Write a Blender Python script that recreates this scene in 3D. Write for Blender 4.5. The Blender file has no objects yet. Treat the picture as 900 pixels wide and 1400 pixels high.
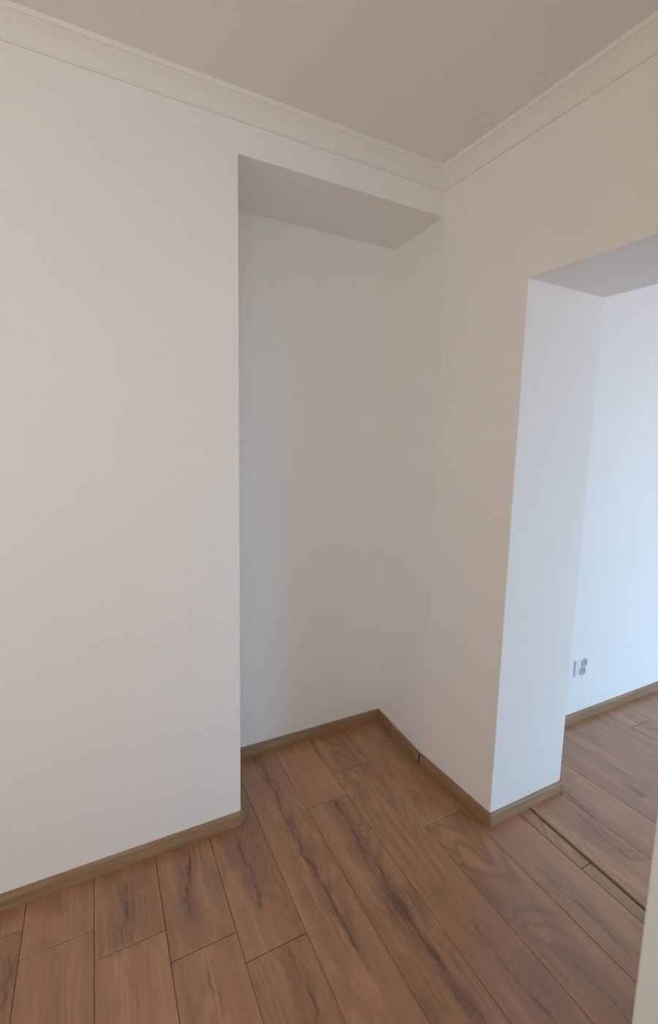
import bpy, bmesh, math, random
from mathutils import Vector, Matrix

# ---------------------------------------------------------------- camera, world, lights, exposure
sc = bpy.context.scene
C = sc.collection
F_PX = 677.55                                   # focal length in pixels of the 900x1400 frame
cam_d = bpy.data.cameras.new('camera')
cam_d.sensor_fit = 'VERTICAL'; cam_d.sensor_height = 36.0; cam_d.lens = F_PX * 36.0 / 1400.0
cam_d.clip_start = 0.02
cam = bpy.data.objects.new('camera', cam_d); C.objects.link(cam)
right = Vector((0.87770, -0.47874, 0.02097)); down = Vector((-0.04702, -0.12957, -0.99045)); fwd = Vector((0.47689, 0.86834, -0.13624))
m = Matrix((right, -down, -fwd)).transposed().to_4x4()
m.translation = Vector((-1.4590, -1.7231, 1.5000))
cam.matrix_world = m
sc.camera = cam

world = bpy.data.worlds.new('world'); sc.world = world; world.use_nodes = True
wn_ = world.node_tree; bg = wn_.nodes['Background']
# overcast daylight: blue-white sky above the horizon, dimmer warm ground below
tc_ = wn_.nodes.new('ShaderNodeTexCoord'); sp_ = wn_.nodes.new('ShaderNodeSeparateXYZ'); mr_ = wn_.nodes.new('ShaderNodeMapRange'); mx_ = wn_.nodes.new('ShaderNodeMix')
mx_.data_type = 'RGBA'; mr_.inputs[1].default_value = -0.06; mr_.inputs[2].default_value = 0.10
mx_.inputs[6].default_value = (0.353, 0.372, 0.417, 1); mx_.inputs[7].default_value = (0.444, 0.695, 0.96, 1)
wn_.links.new(tc_.outputs['Generated'], sp_.inputs[0]); wn_.links.new(sp_.outputs[2], mr_.inputs[0]); wn_.links.new(mr_.outputs[0], mx_.inputs[0]); wn_.links.new(mx_.outputs[2], bg.inputs['Color'])
bg.inputs['Strength'].default_value = 9.9

def window_light(name, loc, rot, sx, sy, power, col):
    d = bpy.data.lights.new(name, 'AREA'); d.shape = 'RECTANGLE'; d.size = sx; d.size_y = sy
    d.energy = power; d.color = col
    o = bpy.data.objects.new(name, d); C.objects.link(o); o.location = loc; o.rotation_euler = rot
    return o
R = math.radians
# the next room's window: sky light is sampled through a portal; the front room's three windows
# get added opaque blinds against the sky; area lamps in front light the room
po = window_light('sky_portal', (2.6, -3.19, 1.225), (R(90), 0, 0), 2.4, 2.25, 1, (1, 1, 1)); po.data.cycles.is_portal = True
window_light('window_lamp_narrow', (-2.902, -1.15, 1.50), (R(90), 0, R(-90)), 0.26, 1.1, 5.5, (1.0, 0.82, 0.62))
window_light('fill_lamp_side', (-2.902, -2.30, 1.70), (R(90), 0, R(-90)), 1.0, 1.0, 11.0, (1.0, 0.80, 0.58))  # unseen fill lamp, added to warm the right wall
window_light('window_lamp_behind', (-2.20, -3.402, 1.70), (R(90), 0, 0), 1.1, 1.2, 11.2, (0.88, 1.0, 1.09))

vs = sc.view_settings
sc.display_settings.display_device = 'sRGB'
vs.view_transform = 'Standard'; vs.look = 'None'; vs.gamma = 1.0; vs.use_curve_mapping = False
vs.exposure = 0.0
sc.cycles.use_denoising = True
sc.cycles.max_bounces = 16; sc.cycles.diffuse_bounces = 10; sc.cycles.glossy_bounces = 4

# ---------------------------------------------------------------- materials
def nodes(name):
    mt = bpy.data.materials.new(name); mt.use_nodes = True
    nt = mt.node_tree; b = nt.nodes['Principled BSDF']
    return mt, nt, b
class NT:
    def __init__(s, nt): s.nt = nt
    def n(s, t, **kw):
        x = s.nt.nodes.new(t)
        for k, v in kw.items(): setattr(x, k, v)
        return x
    def put(s, sock, v):
        if isinstance(v, bpy.types.NodeSocket): s.nt.links.new(v, sock)
        elif v is not None: sock.default_value = v
    def math(s, op, a, b=None, c=None, clamp=False):
        x = s.n('ShaderNodeMath', operation=op, use_clamp=clamp)
        s.put(x.inputs[0], a); s.put(x.inputs[1], b); s.put(x.inputs[2], c)
        return x.outputs[0]
    def vmath(s, op, a, b=None):
        x = s.n('ShaderNodeVectorMath', operation=op)
        s.put(x.inputs[0], a); s.put(x.inputs[1], b)
        return x.outputs[0]
    def noise(s, vec, scale, detail=2.0, rough=0.5, dist=0.0):
        x = s.n('ShaderNodeTexNoise'); s.put(x.inputs['Vector'], vec)
        x.inputs['Scale'].default_value = scale; x.inputs['Detail'].default_value = detail
        x.inputs['Roughness'].default_value = rough; x.inputs['Distortion'].default_value = dist
        return x.outputs[0]
    def mix(s, fac, a, b, mode='MIX'):
        x = s.n('ShaderNodeMix', data_type='RGBA', blend_type=mode)
        s.put(x.inputs[0], fac); s.put(x.inputs[6], a); s.put(x.inputs[7], b)
        return x.outputs[2]
    def rng(s, v, a, b, c=0.0, d=1.0, smooth=True):
        x = s.n('ShaderNodeMapRange', interpolation_type='SMOOTHSTEP' if smooth else 'LINEAR')
        s.put(x.inputs[0], v)
        for i, q in zip((1, 2, 3, 4), (a, b, c, d)): s.put(x.inputs[i], q)
        return x.outputs[0]
    def bump(s, h, strength, dist):
        x = s.n('ShaderNodeBump'); s.put(x.inputs['Height'], h)
        x.inputs['Strength'].default_value = strength; x.inputs['Distance'].default_value = dist
        return x.outputs[0]

def paint(name, col, rough=0.75):
    mt, nt, b = nodes(name); t = NT(nt)
    co = t.n('ShaderNodeTexCoord').outputs['Object']
    big = t.noise(co, 1.6, 2.0)
    c2 = tuple(x * 0.965 for x in col)
    t.put(b.inputs['Base Color'], t.mix(big, (*c2, 1), (*col, 1)))
    b.inputs['Roughness'].default_value = rough
    b.inputs['Specular IOR Level'].default_value = 0.25
    h = t.noise(co, 140.0, 3.0, 0.6)
    t.put(b.inputs['Normal'], t.bump(h, 0.08, 0.002))
    return mt

def plank_wood(name):
    mt, nt, b = nodes(name); t = NT(nt)
    co = t.n('ShaderNodeTexCoord').outputs['Object']
    rnd = t.n('ShaderNodeObjectInfo').outputs['Random']
    off = t.n('ShaderNodeCombineXYZ')
    t.put(off.inputs[0], t.math('MULTIPLY', rnd, 17.3)); t.put(off.inputs[1], t.math('MULTIPLY', rnd, 61.7))
    t.put(off.inputs[2], t.math('MULTIPLY', rnd, 5.1))
    p = t.vmath('ADD', co, off.outputs[0])
    # bands running along the board
    band = t.noise(t.vmath('MULTIPLY', p, (14.0, 0.9, 1.0)), 1.0, 3.0, 0.55)
    # cathedral figure: contour lines of a stretched field
    field = t.noise(t.vmath('MULTIPLY', p, (7.0, 1.7, 1.0)), 1.0, 1.5, 0.5, 0.3)
    ring = t.math('SINE', t.math('MULTIPLY', field, 85.0))
    ring = t.rng(ring, -0.2, 1.0)
    figure_mask = t.rng(t.noise(t.vmath('MULTIPLY', p, (3.0, 1.1, 1.0)), 1.0, 1.0), 0.42, 0.66)
    ring = t.math('MULTIPLY', ring, figure_mask)
    # pores and fine fibre
    fib = t.noise(t.vmath('MULTIPLY', p, (150.0, 4.5, 1.0)), 1.0, 2.0, 0.6)
    pore = t.rng(t.noise(t.vmath('MULTIPLY', p, (420.0, 22.0, 1.0)), 1.0, 1.0), 0.60, 0.74)
    blot = t.noise(t.vmath('MULTIPLY', p, (6.0, 2.6, 1.0)), 1.0, 3.0, 0.6)
    light = (0.445, 0.224, 0.108, 1); mid = (0.330, 0.155, 0.073, 1); dark = (0.176, 0.076, 0.037, 1)
    c = t.mix(t.rng(band, 0.32, 0.68), mid, light)
    c = t.mix(t.math('MULTIPLY', t.rng(blot, 0.5, 0.75), 0.55), c, dark)
    c = t.mix(t.math('MULTIPLY', ring, 0.50), c, dark)
    c = t.mix(t.math('MULTIPLY', t.rng(fib, 0.35, 0.7), 0.34), c, dark)
    c = t.mix(t.math('MULTIPLY', pore, 0.30), c, dark)
    # printed heart streaks / knots, placed per board through object properties
    sep = t.n('ShaderNodeSeparateXYZ'); t.put(sep.inputs[0], co)
    u, v = sep.outputs[0], sep.outputs[1]
    vv = t.n('ShaderNodeCombineXYZ'); t.put(vv.inputs[1], v); t.put(vv.inputs[0], t.math('MULTIPLY', rnd, 9.0))
    for key, k in (('streak_one', 1.0), ('streak_two', 2.0)):
        a1 = t.n('ShaderNodeAttribute', attribute_type='OBJECT', attribute_name=key)
        a2 = t.n('ShaderNodeAttribute', attribute_type='OBJECT', attribute_name=key + '_form')
        s1 = t.n('ShaderNodeSeparateXYZ'); t.put(s1.inputs[0], a1.outputs['Vector'])
        s2 = t.n('ShaderNodeSeparateXYZ'); t.put(s2.inputs[0], a2.outputs['Vector'])
        dv = t.math('SUBTRACT', v, s1.outputs[1])
        wob = t.math('MULTIPLY', t.math('SUBTRACT', t.noise(t.vmath('ADD', vv.outputs[0], (k, 0, 0)), 6.5, 4.0, 0.62), 0.5), 0.10)
        cen = t.math('ADD', t.math('ADD', s1.outputs[0], t.math('MULTIPLY', s2.outputs[0], dv)), wob)
        du = t.math('ABSOLUTE', t.math('SUBTRACT', u, cen))
        edge = t.rng(t.math('DIVIDE', t.math('ABSOLUTE', dv), t.math('MAXIMUM', s1.outputs[2], 1e-4)), 0.55, 1.0, 1.0, 0.0)
        edge = t.math('MULTIPLY', edge, s2.outputs[2])
        wmod = t.math('MULTIPLY', s2.outputs[1], t.rng(t.noise(t.vmath('ADD', vv.outputs[0], (k + 3, 0, 0)), 9.0, 2.0), 0.25, 0.75, 0.35, 2.0))
        core = t.rng(t.math('DIVIDE', du, t.math('MAXIMUM', wmod, 1e-4)), 0.15, 1.0, 1.0, 0.0)
        halo = t.rng(t.math('DIVIDE', du, t.math('MAXIMUM', t.math('MULTIPLY', wmod, 8.0), 1e-4)), 0.0, 1.0, 1.0, 0.0)
        brk = t.rng(t.noise(t.vmath('MULTIPLY', p, (85.0, 7.0, 1.0)), 1.0, 3.0, 0.6, 0.6), 0.40, 0.60)
        c = t.mix(t.math('MULTIPLY', t.math('MULTIPLY', halo, edge), t.math('MULTIPLY_ADD', brk, 0.75, 0.10)), c, dark)
        c = t.mix(t.math('MULTIPLY', t.math('MULTIPLY', core, edge), t.math('MULTIPLY_ADD', brk, 0.45, 0.45)), c, (0.070, 0.032, 0.024, 1))
    tone = t.math('MULTIPLY_ADD', rnd, 0.14, 0.93)
    tc = t.n('ShaderNodeCombineXYZ')
    for i in range(3): t.put(tc.inputs[i], tone)
    c = t.mix(1.0, c, tc.outputs[0], 'MULTIPLY')
    t.put(b.inputs['Base Color'], c)
    t.put(b.inputs['Roughness'], t.math('MULTIPLY_ADD', fib, 0.10, 0.25))
    b.inputs['Specular IOR Level'].default_value = 1.0
    t.put(b.inputs['Normal'], t.bump(fib, 0.10, 0.0006))
    return mt

def trim_wood(name, light, dark, axis):
    """oak-look foil on the skirting; axis = index of the length direction"""
    mt, nt, b = nodes(name); t = NT(nt)
    co = t.n('ShaderNodeTexCoord').outputs['Object']
    s1 = [55.0, 55.0, 55.0]; s1[axis] = 2.5
    s2 = [240.0, 240.0, 240.0]; s2[axis] = 9.0
    band = t.noise(t.vmath('MULTIPLY', co, tuple(s1)), 1.0, 3.0, 0.55)
    fib = t.noise(t.vmath('MULTIPLY', co, tuple(s2)), 1.0, 2.0, 0.6)
    c = t.mix(t.rng(band, 0.3, 0.72), (*dark, 1), (*light, 1))
    c = t.mix(t.math('MULTIPLY', t.rng(fib, 0.4, 0.75), 0.3), c, (*[x * 0.75 for x in dark], 1))
    t.put(b.inputs['Base Color'], c)
    b.inputs['Roughness'].default_value = 0.45
    b.inputs['Specular IOR Level'].default_value = 0.4
    t.put(b.inputs['Normal'], t.bump(fib, 0.08, 0.0005))
    return mt

def plain(name, col, rough=0.5, spec=0.5):
    mt, nt, b = nodes(name); t = NT(nt)
    co = t.n('ShaderNodeTexCoord').outputs['Object']
    c2 = tuple(x * 0.93 for x in col)
    t.put(b.inputs['Base Color'], t.mix(t.noise(co, 60.0, 2.0), (*c2, 1), (*col, 1)))
    b.inputs['Roughness'].default_value = rough; b.inputs['Specular IOR Level'].default_value = spec
    return mt

M = {
    'wall': paint('white_wall_paint', (0.86, 0.85, 0.835)),
    'ceil': paint('white_ceiling_paint', (0.85, 0.835, 0.815), 0.85),
    'cornice': paint('cornice_paint', (0.845, 0.835, 0.815), 0.7),
    'plank': plank_wood('oak_laminate'),
    'skirt_x': trim_wood('skirting_foil_x', (0.365, 0.232, 0.136), (0.262, 0.158, 0.088), 0),
    'skirt_y': trim_wood('skirting_foil_y', (0.365, 0.232, 0.136), (0.262, 0.158, 0.088), 1),
    'cap': plain('skirting_cap_plastic', (0.280, 0.176, 0.102), 0.4),
    'gap': plain('gap_shade', (0.05, 0.028, 0.02), 0.9, 0.1),  # shade of the open skirting gap, put in as colour
    'strip': plain('threshold_edge_trim', (0.38, 0.265, 0.15), 0.4),
    'under': plain('dark_underlay', (0.075, 0.042, 0.028), 0.9, 0.1),
    'plastic': plain('white_socket_plastic', (0.80, 0.81, 0.83), 0.35),
    'well': plain('grey_socket_well', (0.50, 0.52, 0.56), 0.45),
    'hole': plain('dark_socket_hole', (0.05, 0.05, 0.055), 0.6),
    'metal': plain('earth_pin_metal', (0.55, 0.55, 0.56), 0.3),
    'dim_wall': paint('shaded_wall_paint', (0.57, 0.585, 0.58), 0.5),  # wall paint darkened in its colour to stand for dimmer light
    'blind': plain('added_blind_cloth', (0.72, 0.66, 0.55), 0.9, 0.1),
    'frame': plain('white_window_plastic', (0.82, 0.82, 0.82), 0.35),
}
def glass_mat():
    mt, nt, b = nodes('window_glass'); t = NT(nt)
    tr = t.n('ShaderNodeBsdfTransparent'); gl = t.n('ShaderNodeBsdfGlossy'); gl.inputs['Roughness'].default_value = 0.02
    mx = t.n('ShaderNodeMixShader'); mx.inputs[0].default_value = 0.05
    nt.links.new(tr.outputs[0], mx.inputs[1]); nt.links.new(gl.outputs[0], mx.inputs[2])
    nt.links.new(mx.outputs[0], nt.nodes['Material Output'].inputs[0])
    return mt
M['glass'] = glass_mat()

# ---------------------------------------------------------------- mesh helpers
def obj(name, bm, mat, parent=None, smooth=False):
    bmesh.ops.recalc_face_normals(bm, faces=bm.faces)
    me = bpy.data.meshes.new(name); bm.to_mesh(me); bm.free()
    if smooth:
        for f in me.polygons: f.use_smooth = True
    me.materials.append(mat)
    o = bpy.data.objects.new(name, me); C.objects.link(o)
    if parent: o.parent = parent
    return o
def tag(o, label, cat, group=None, kind=None):
    o['label'] = label; o['category'] = cat
    if group: o['group'] = group
    if kind: o['kind'] = kind
    return o
def struct(o, label, cat): return tag(o, label, cat, kind='structure')
def prism(bm, poly, z0, z1, bevel=()):
    """plan polygon extruded in z; vertical edges at the plan indices in `bevel` are rounded"""
    lo = [bm.verts.new((x, y, z0)) for x, y in poly]; hi = [bm.verts.new((x, y, z1)) for x, y in poly]
    n = len(poly)
    bm.faces.new(lo[::-1]); bm.faces.new(hi)
    for i in range(n): bm.faces.new((lo[i], lo[(i + 1) % n], hi[(i + 1) % n], hi[i]))
    if bevel:
        es = [e for i in bevel for e in lo[i].link_edges if e.other_vert(lo[i]) is hi[i]]
        bmesh.ops.bevel(bm, geom=es, offset=0.004, segments=3, affect='EDGES', profile=0.5)
def box(bm, x0, x1, y0, y1, z0, z1): prism(bm, [(x0, y0), (x1, y0), (x1, y1), (x0, y1)], z0, z1)
def empty(name, loc=(0, 0, 0)):
    o = bpy.data.objects.new(name, None); C.objects.link(o); o.location = loc; o.empty_display_size = 0.1
    return o

# ---------------------------------------------------------------- the room (metres)
H = 2.61            # ceiling
ZC = 2.543          # lower edge of the cornice
XN = -0.8837        # left edge of the niche
D = 0.3934          # niche depth
HN = 2.4459         # niche soffit
YJ = -0.4659        # far jamb of the opening
YN = -1.420         # near jamb of the opening
HL = 2.0802         # lintel
T = 0.4281          # wall thickness in the opening
YR = -0.1378        # back wall of the next room
W = 0.0112          # lean of the right wall in plan
XL, YB = -2.95, -3.45
XFR, YFB = 4.30, -3.20
STEP = 0.008        # next room's floor is this much higher
wx = lambda y: W * y
nx = lambda y: -0.0005 + 0.113 * y

# wall_back: the long wall on the left with the fascia over the niche
bm = bmesh.new()
prism(bm, [(XL - 0.1, 0), (XN, 0), (XN, D + 0.12), (XL - 0.1, D + 0.12)], 0, HN, bevel=(1,))
box(bm, XL - 0.1, 0.05, 0, D + 0.12, HN, H)
struct(obj('wall_back', bm, M['wall']), 'white painted wall left of the recess, running over its top', 'wall')
bm = bmesh.new(); box(bm, XN - 0.02, 0.06, D, D + 0.12, 0, HN)
struct(obj('wall_niche', bm, M['wall']), 'white back wall of the recess, in half shadow', 'wall')
# wall_right: pier, lintel over the opening, and the stretch behind the camera
bm = bmesh.new()
ys = -0.031
pier = [(wx(YJ), YJ), (T + wx(YJ), YJ), (T + wx(YJ), D + 0.12), (0.054, D + 0.12), (nx(D), D), (nx(ys), ys), (wx(ys), ys)]
prism(bm, pier, 0, HL, bevel=(0, 1))
top = [(wx(YN), YN), (T + wx(YN), YN)] + [(T, 0.05), (T, D + 0.12), (0.054, D + 0.12), (nx(D), D), (nx(ys), ys), (wx(ys), ys)]
prism(bm, top, HL, H)
box(bm, wx(YB), T + wx(YN), YB - 0.1, YN, 0, H)
struct(obj('wall_right', bm, M['wall']), 'white painted wall with the wide doorless opening on the right', 'wall')
# stub of wall that shows at the right edge
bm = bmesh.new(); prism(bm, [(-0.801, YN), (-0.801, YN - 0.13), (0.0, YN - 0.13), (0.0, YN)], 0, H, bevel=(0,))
struct(obj('wall_near', bm, M['dim_wall']), 'greyish white wall end cut off by the lower right edge', 'wall')
# next room
bm = bmesh.new(); box(bm, T - 0.02, XFR + 0.1, YR, YR + 0.15, 0, H)
struct(obj('wall_far', bm, M['wall']), 'bright bluish white wall of the next room holding the socket', 'wall')

def wall_hole_x(bm, x0, x1, y0, y1, hy0, hy1, hz0, hz1):      # wall across x, hole in y/z
    box(bm, x0, x1, y0, hy0, 0, H); box(bm, x0, x1, hy1, y1, 0, H)
    box(bm, x0, x1, hy0, hy1, 0, hz0); box(bm, x0, x1, hy0, hy1, hz1, H)
def wall_hole_y(bm, x0, x1, y0, y1, hx0, hx1, hz0, hz1):
    box(bm, x0, hx0, y0, y1, 0, H); box(bm, hx1, x1, y0, y1, 0, H)
    box(bm, hx0, hx1, y0, y1, 0, hz0); box(bm, hx0, hx1, y0, y1, hz1, H)
bm = bmesh.new(); wall_hole_x(bm, XL - 0.1, XL, -1.6, 0.0, -1.32, -0.98, 0.9, 2.1); wall_hole_x(bm, XL - 0.1, XL, YB - 0.1, -1.6, -2.85, -1.75, 1.15, 2.25)
struct(obj('wall_left', bm, M['wall']), 'white side wall with a window and an added one, outside the view', 'wall')
bm = bmesh.new(); wall_hole_y(bm, XL - 0.1, 0.1, YB - 0.1, YB, -2.8, -1.6, 1.05, 2.35)
struct(obj('wall_front', bm, M['wall']), 'white wall with a window behind the viewer', 'wall')
bm = bmesh.new(); wall_hole_y(bm, 0.3, XFR + 0.1, YFB - 0.1, YFB, 1.4, 3.8, 0.1, 2.35)
struct(obj('wall_far_front', bm, M['wall']), 'window wall of the next room, outside the view', 'wall')
bm = bmesh.new(); box(bm, XFR, XFR + 0.1, YFB - 0.1, YR, 0, H)
struct(obj('wall_far_right', bm, M['wall']), 'white right-hand wall of the next room, outside the view', 'wall')
bm = bmesh.new(); box(bm, T - 0.02, T + wx(YN), YFB - 0.1, YN - 0.02, 0, H)
struct(obj('wall_far_left', bm, M['wall']), 'white wall of the next room beside the opening, outside the view', 'wall')
bm = bmesh.new(); box(bm, XL - 0.1, XFR + 0.1, YFB - 0.1, D + 0.12, H, H + 0.1)
struct(obj('ceiling', bm, M['ceil']), 'plain greyish white ceiling', 'ceiling')

def window(n, loc, rz, w, h, label, blind=False):
    r = struct(empty('window_%d' % n, loc), label, 'window'); r.rotation_euler = (0, 0, rz)
    f = 0.06
    bm = bmesh.new()
    box(bm, -w / 2, w / 2, -0.03, 0.03, 0, f); box(bm, -w / 2, w / 2, -0.03, 0.03, h - f, h)
    box(bm, -w / 2, -w / 2 + f, -0.03, 0.03, f, h - f); box(bm, w / 2 - f, w / 2, -0.03, 0.03, f, h - f)
    obj('window_frame', bm, M['frame'], r)
    bm = bmesh.new(); box(bm, -w / 2 + f, w / 2 - f, -0.004, 0.004, f, h - f); obj('pane', bm, M['glass'], r)
    bm = bmesh.new(); box(bm, -w / 2, w / 2, 0.03, 0.14, -0.03, 0.0); obj('window_sill', bm, M['frame'], r)
    if blind:
        bm = bmesh.new(); box(bm, -w / 2 + 0.01, w / 2 - 0.01, 0.034, 0.038, 0.01, h - 0.01); obj('added_blind', bm, M['blind'], r)  # opaque sheet added to keep the blue sky light out
window(1, (XL - 0.05, -1.15, 0.9), R(-90), 0.34, 1.2, 'narrow white side window with an added opaque blind, outside the view', True)
window(4, (XL - 0.05, -2.3, 1.15), R(-90), 1.1, 1.1, 'added squarer side window with an opaque blind for the fill lamp, outside the view', True)  # unseen window, added to house the side fill lamp
window(2, (-2.2, YB - 0.05, 1.05), 0, 1.2, 1.3, 'white window with an added opaque blind behind the viewer', True)
window(3, (2.6, YFB - 0.05, 0.1), 0, 2.4, 2.25, 'wide white window of the next room, outside the view')

# ---------------------------------------------------------------- cornice
P = 0.055
hc = H - ZC
prof = [(P, 0.0), (P, -0.009), (P - 0.003, -0.0135), (P - 0.009, -0.0145)]
for k in range(0, 7):                                       # shallow cove
    f = k / 6; bow = 0.0045 * math.sin(math.pi * f)
    prof.append((0.011 + (P - 0.021) * (1 - f) - bow * 0.8, -0.0165 - (hc - 0.0265) * f + bow * 0.6))
prof += [(0.010, -hc + 0.006), (0.007, -hc + 0.003), (0.007, -hc), (0.0, -hc)]
def cornice(name, start, end, label):
    """start / end: functions offset -> (x, y)"""
    bm = bmesh.new()
    A = [bm.verts.new((*start(a), H + z)) for a, z in prof] + [bm.verts.new((*start(0), H))]
    B = [bm.verts.new((*end(a), H + z)) for a, z in prof] + [bm.verts.new((*end(0), H))]
    n = len(A)
    for i in range(n): bm.faces.new((A[i], A[(i + 1) % n], B[(i + 1) % n], B[i]))
    bm.faces.new(A); bm.faces.new(B[::-1])
    struct(obj(name, bm, M['cornice']), label, 'cornice')
cornice('trim_1', lambda a: (XL, -a), lambda a: (-a, -a), 'white cove cornice along the left wall under the ceiling')
cornice('trim_2', lambda a: (-a, -a), lambda a: (wx(YN) - a, YN), 'white cove cornice above the opening on the right')

# ---------------------------------------------------------------- skirting
SK = 0.051
sprof = [(0.0, 0.0), (0.0150, 0.0), (0.0155, 0.004), (0.0148, 0.016), (0.0132, 0.032), (0.0112, 0.043), (0.0085, 0.049), (0.0050, 0.0510), (0.0, 0.0510)]
def skirting(name, p0, p1, nrm, mat, label, z=0.0, m0=0.0, m1=0.0):
    """p0 -> p1 along the wall, nrm points into the room; m0/m1: mitre (+1 inner corner, -1 outer, 0 square)"""
    bm = bmesh.new(); p0 = Vector(p0); p1 = Vector(p1); d = (p1 - p0).normalized(); nv = Vector(nrm).normalized()
    A, B = [], []
    for a, h in sprof:
        q0 = p0 + nv * a + d * a * m0; q1 = p1 + nv * a - d * a * m1
        A.append(bm.verts.new((q0.x, q0.y, z + h))); B.append(bm.verts.new((q1.x, q1.y, z + h)))
    n = len(A)
    for i in range(n): bm.faces.new((A[i], A[(i + 1) % n], B[(i + 1) % n], B[i]))
    bm.faces.new(A); bm.faces.new(B[::-1])
    return struct(obj(name, bm, M[mat]), label, 'baseboard')
def corner_cap(parent, c, a0, a1, z=0.0, grow=0.0012):
    """rounded outer-corner piece clipped over the skirting ends"""
    bm = bmesh.new(); pr = [(a + grow if a > 0 else 0, h + (grow if h > 0.04 else 0)) for a, h in sprof]
    seg = 6; rings = []
    tail = 0.007
    dirs = [R(a0 + (a1 - a0) * k / seg) for k in range(seg + 1)]
    t0 = Vector((math.cos(R(a0)), math.sin(R(a0)))); t1 = Vector((math.cos(R(a1)), math.sin(R(a1))))
    frames = [(Vector(c) - t1 * tail, t0)] + [(Vector(c), Vector((math.cos(d), math.sin(d)))) for d in dirs] + [(Vector(c) - t0 * tail, t1)]
    for o, n in frames: rings.append([bm.verts.new((o.x + n.x * a, o.y + n.y * a, z + h)) for a, h in pr])
    k = len(pr)
    for r0, r1 in zip(rings, rings[1:]):
        for i in range(k):
            f = [r0[i], r0[(i + 1) % k], r1[(i + 1) % k], r1[i]]
            if len({tuple(v.co) for v in f}) == 4: bm.faces.new(f)
    bm.faces.new(rings[0]); bm.faces.new(rings[-1][::-1])
    bmesh.ops.remove_doubles(bm, verts=bm.verts, dist=1e-6)
    return obj('corner_cap', bm, M['cap'], parent, smooth=False)

b = skirting('baseboard_left', (XL, 0), (XN, 0), (0, -1), 'skirt_x', 'brown oak-look skirting along the foot of the left wall')
corner_cap(b, (XN, 0), -90, 0)
skirting('baseboard_niche_left', (XN, 0), (XN, D), (1, 0), 'skirt_y', 'oak-look skirting on the hidden left cheek of the recess', m1=1)
skirting('baseboard_niche_back', (XN, D), (nx(D), D), (0, -1), 'skirt_x', 'brown oak-look skirting along the back of the recess', m0=1, m1=1)
b = skirting('baseboard_niche_right', (nx(D), D), (nx(ys + 0.002), ys + 0.002), (-1, 0.113), 'skirt_y', 'dark shaded skirting inside the recess ending at a gap', m0=1)
bm = bmesh.new(); box(bm, -0.0125, 0.004, ys - 0.007, ys + 0.002, 0, 0.046); obj('gap_shade_fill', bm, M['gap'], b)  # dark filler box standing in for the shade inside the gap
b = skirting('baseboard_right', (wx(ys - 0.007), ys - 0.007), (wx(YJ), YJ), (-1, 0), 'skirt_y', 'oak-look skirting between the recess and the opening')
corner_cap(b, (wx(YJ), YJ), -180, -90)
b = skirting('baseboard_jamb', (wx(YJ), YJ), (T + wx(YJ), YJ), (0, -1), 'skirt_x', 'lighter oak-look skirting at the foot of the opening jamb')
corner_cap(b, (T + wx(YJ), YJ), -90, 0)
skirting('baseboard_jamb_return', (T + wx(YJ), YJ), (T + wx(YJ), YR), (1, 0), 'skirt_y', 'oak-look skirting turning behind the jamb', z=STEP, m1=1)
skirting('baseboard_far', (T + wx(YJ), YR), (XFR, YR), (0, -1), 'skirt_x', 'pale oak-look skirting along the wall of the next room', z=STEP, m0=1)

# ---------------------------------------------------------------- floors: every board is a part
CH, TH = 0.0012, 0.008
Q = 0.0585                                                  # boards lie at this small angle to the right wall
rng = random.Random(4)
def plank(parent, xs0, xs1, q0, q1, y0, y1, z=0.0, gap=0.0006, egap=0.0012, streaks=()):
    """board between the seams x = xs0 + q0*y and x = xs1 + q1*y, from y0 to y1"""
    y0 += egap; y1 -= egap
    cx = (xs0 + xs1) / 2; cy = (y0 + y1) / 2; qm = (q0 + q1) / 2
    ang = -math.atan(qm); ox = cx + qm * cy
    pts = [(xs0 + q0 * y0 + gap, y0), (xs1 + q1 * y0 - gap, y0), (xs1 + q1 * y1 - gap, y1), (xs0 + q0 * y1 + gap, y1)]
    rot = Matrix.Rotation(-ang, 2)
    loc = [rot @ Vector((x - ox, y - cy)) for x, y in pts]
    sg = [(1, 1), (-1, 1), (-1, -1), (1, -1)]
    bm = bmesh.new()
    lo = [bm.verts.new((v.x, v.y, -TH)) for v in loc]
    md = [bm.verts.new((v.x, v.y, -CH)) for v in loc]
    hi = [bm.verts.new((v.x + s[0] * CH, v.y + s[1] * CH, 0)) for v, s in zip(loc, sg)]
    bm.faces.new(lo[::-1]); bm.faces.new(hi)
    for a, b_ in ((lo, md), (md, hi)):
        for i in range(4): bm.faces.new((a[i], a[(i + 1) % 4], b_[(i + 1) % 4], b_[i]))
    o = obj('plank', bm, M['plank'], parent)
    o.location = (ox, cy, z); o.rotation_euler = (0, 0, ang)
    keys = ('streak_one', 'streak_two')
    for k in keys: o[k] = (0.0, 0.0, 0.0); o[k + '_form'] = (0.0, 0.0, 0.0)
    for k, (x, y, half, slope, width, strength) in zip(keys, [s for s in streaks if y0 - s[2] < s[1] < y1 + s[2]]):
        l = rot @ Vector((x - ox, y - cy))
        o[k] = (l.x, l.y, half); o[k + '_form'] = (slope, width, strength)
    return o

bm = bmesh.new(); box(bm, XL, T, YB, D, -0.05, -0.0085)
floor = struct(obj('floor', bm, M['under']), 'warm brown oak-look laminate floor of the front room', 'floor')
SEAM = [-1.613 - 0.1987 * k for k in range(8, 0, -1)] + [-1.6125, -1.4140, -1.2130, -1.0150, -0.8180, -0.6165, -0.4220, -0.2215, -0.0185, 0.1780]
# one visible end joint per row (world y)
JOINT = [-1.02, -0.92, -0.82, -0.50, -0.40, -0.30, -0.22, -0.113, -0.2145, -0.3175, -0.424, -0.526, -0.99, -0.058, 0.0855, -0.352, -1.28]
L = 1.36
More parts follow.
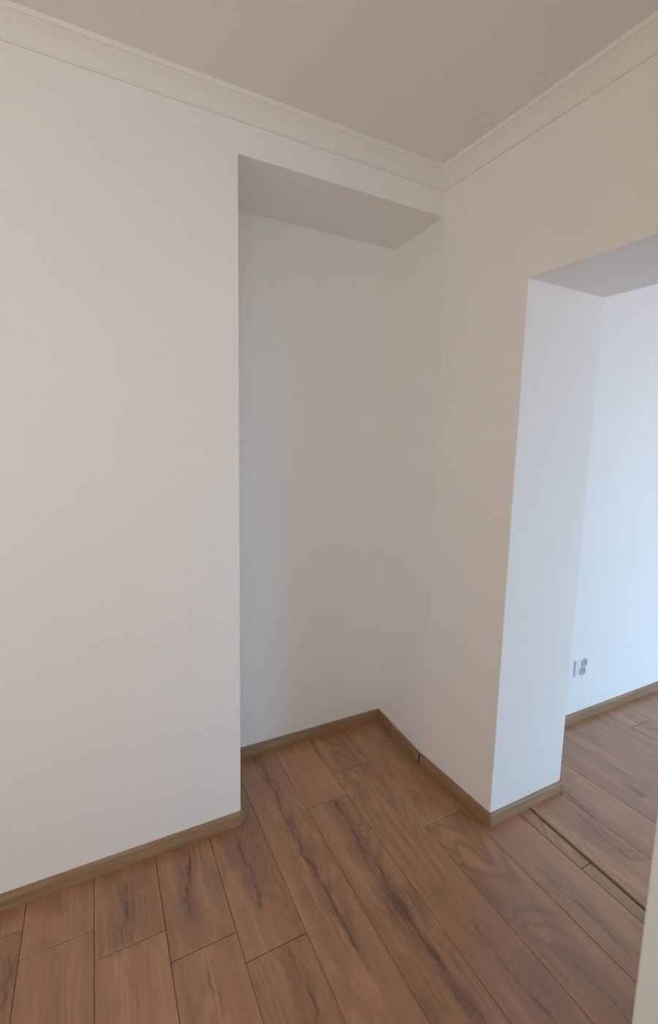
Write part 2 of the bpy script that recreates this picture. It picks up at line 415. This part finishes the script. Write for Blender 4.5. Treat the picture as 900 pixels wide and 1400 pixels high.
# dark heart streaks seen in the photograph: row -> (x, y, half length, slope, half width, strength)
STREAK = {
    7: [(-1.659, -0.27, 0.11, 0.0, 0.007, 0.9)],
    8: [(-1.511, -0.06, 0.07, 0.0, 0.008, 0.5)],
    9: [(-1.335, -0.20, 0.15, 0.12, 0.010, 0.85)],
    10: [(-1.135, -0.19, 0.17, 0.12, 0.010, 0.85), (-1.142, -0.55, 0.10, 0.0, 0.006, 0.5)],
    11: [(-0.932, -0.22, 0.20, 0.0, 0.009, 0.7), (-0.930, -0.66, 0.14, 0.05, 0.006, 0.6)],
    12: [(-0.702, 0.10, 0.36, -0.02, 0.0075, 1.0), (-0.733, -0.42, 0.34, -0.02, 0.014, 0.75)],
    13: [(-0.520, -0.36, 0.40, 0.02, 0.0085, 1.0), (-0.545, -0.74, 0.30, -0.02, 0.018, 0.8)],
    15: [(-0.185, -1.03, 0.16, 0.0, 0.007, 0.6)],
    14: [(-0.375, -0.90, 0.20, 0.0, 0.006, 0.55)],
    16: [(0.000, -0.86, 0.22, 0.0, 0.006, 0.6)],
}
for r in range(len(SEAM) - 1):
    x0, x1 = SEAM[r], SEAM[r + 1]
    ytop = D - 0.004 if x1 > XN + 0.04 else -0.004
    ybot = YB + 0.004 if x1 < -0.65 else (YB + 0.004)
    cuts = [JOINT[r] + k * L for k in range(-4, 4)]
    cuts = [ytop] + sorted([c for c in cuts if ybot + 0.06 < c < ytop - 0.04], reverse=True) + [ybot]
    for a, c in zip(cuts, cuts[1:]):
        plank(floor, x0, x1, Q, Q, c, a, streaks=STREAK.get(r, ()))
# narrow last row up to the threshold: right side follows the threshold line
TX0, TQ = 0.2600, 0.0880                                    # threshold line x = TX0 + TQ*y
cuts = [YJ - 0.004, -0.772, YN + 0.004]
for a, c in zip(cuts, cuts[1:]):
    plank(floor, SEAM[-1], TX0 - 0.0022, Q, TQ, c, a)

bm = bmesh.new(); box(bm, 0.10, XFR, YFB, YR, -0.06, -0.0005)
ffloor = struct(obj('floor', bm, M['under']), 'laminate floor of the next room, greyer in the daylight', 'floor')
FSE = [0.412 + 0.1987 * k for k in range(0, 20)]; FQ = 0.018
FST = {0: [(0.345, -0.72, 0.16, 0.10, 0.010, 0.6)], 1: [(0.41, -0.56, 0.10, 0.05, 0.008, 0.6)], 2: [(0.715, -0.62, 0.07, 0.1, 0.008, 0.8)]}
fj = [-1.10, -1.34, -0.95, -1.25, -0.7, -0.323, -0.9, -0.5, -1.2, -0.6, -1.0, -0.4]
for k in range(len(FSE)):
    x0, q0 = (TX0 + 0.004, TQ) if k == 0 else (FSE[k - 1], FQ)
    x1 = FSE[k]
    if x1 > XFR: break
    ytop = YJ - 0.004 if k == 0 else YR - 0.004
    if k == 0: cuts = [YJ - 0.004, YN + 0.004]
    else:
        cs = [fj[k % len(fj)] - i * L for i in range(-1, 4)]
        cuts = [ytop] + [c for c in cs if YFB + 0.06 < c < ytop - 0.05] + [YFB + 0.004]
    for a, c in zip(cuts, cuts[1:]):
        plank(ffloor, x0, x1, q0, FQ, c, a, z=STEP, streaks=FST.get(k, ()))
# threshold: thin rounded edge profile where the higher floor begins
bm = bmesh.new()
tp = [(0.0, -0.006), (0.0, 0.005), (0.0010, 0.0078), (0.0030, 0.0090), (0.0055, 0.0092), (0.0075, 0.0082), (0.0075, -0.006)]
A = [bm.verts.new((TX0 + TQ * (YJ - 0.012) + a, YJ - 0.012, z)) for a, z in tp]
B = [bm.verts.new((TX0 + TQ * (YN + 0.004) + a, YN + 0.004, z)) for a, z in tp]
n = len(A)
for i in range(n): bm.faces.new((A[i], A[(i + 1) % n], B[(i + 1) % n], B[i]))
bm.faces.new(A); bm.faces.new(B[::-1])
struct(obj('trim_3', bm, M['strip']), 'thin golden brown threshold strip between the two floors', 'threshold')

# ---------------------------------------------------------------- double wall socket in the next room
sx, sz = 0.995, 0.322
sock = tag(empty('wall_socket', (sx, YR, sz)), 'white double power socket low on the bright far wall', 'socket')
def rbox(bm, x0, x1, y0, y1, z0, z1, r=0.003):
    t_ = bmesh.new(); box(t_, x0, x1, y0, y1, z0, z1)
    bmesh.ops.bevel(t_, geom=t_.edges[:], offset=r, segments=2, affect='EDGES')
    me = bpy.data.meshes.new('tmp'); t_.to_mesh(me); t_.free(); bm.from_mesh(me); bpy.data.meshes.remove(me)
def ring(bm, cx, cz, prof_, seg=24):
    """lathe of (radius, y) about the axis through (cx, *, cz)"""
    rows = [[bm.verts.new((cx + r_ * math.cos(2 * math.pi * k / seg), y_, cz + r_ * math.sin(2 * math.pi * k / seg))) for k in range(seg)] for r_, y_ in prof_]
    for a, b_ in zip(rows, rows[1:]):
        for k in range(seg): bm.faces.new((a[k], a[(k + 1) % seg], b_[(k + 1) % seg], b_[k]))
    bm.faces.new(rows[-1])
bm = bmesh.new(); rbox(bm, -0.050, 0.052, -0.0075, 0.0, -0.047, 0.047, 0.0025); obj('cover_plate', bm, M['plastic'], sock)
for cx_, cz_ in ((0.024, 0.0225), (0.014, -0.0225)):
    bm = bmesh.new(); ring(bm, cx_, cz_, [(0.0230, -0.0070), (0.0230, -0.0110), (0.0205, -0.0110), (0.0195, -0.0080)])
    w_ = obj('outlet', bm, M['well'], sock)
    for dx in (-0.0095, 0.0095):
        bm = bmesh.new(); ring(bm, cx_ + dx, cz_ - 0.002, [(0.0028, -0.0081), (0.0026, -0.0084)], 12); obj('contact_hole', bm, M['hole'], w_)
    bm = bmesh.new(); ring(bm, cx_, cz_ + 0.009, [(0.0024, -0.0080), (0.0024, -0.0115), (0.0014, -0.0125)], 12); obj('earth_pin', bm, M['metal'], w_)
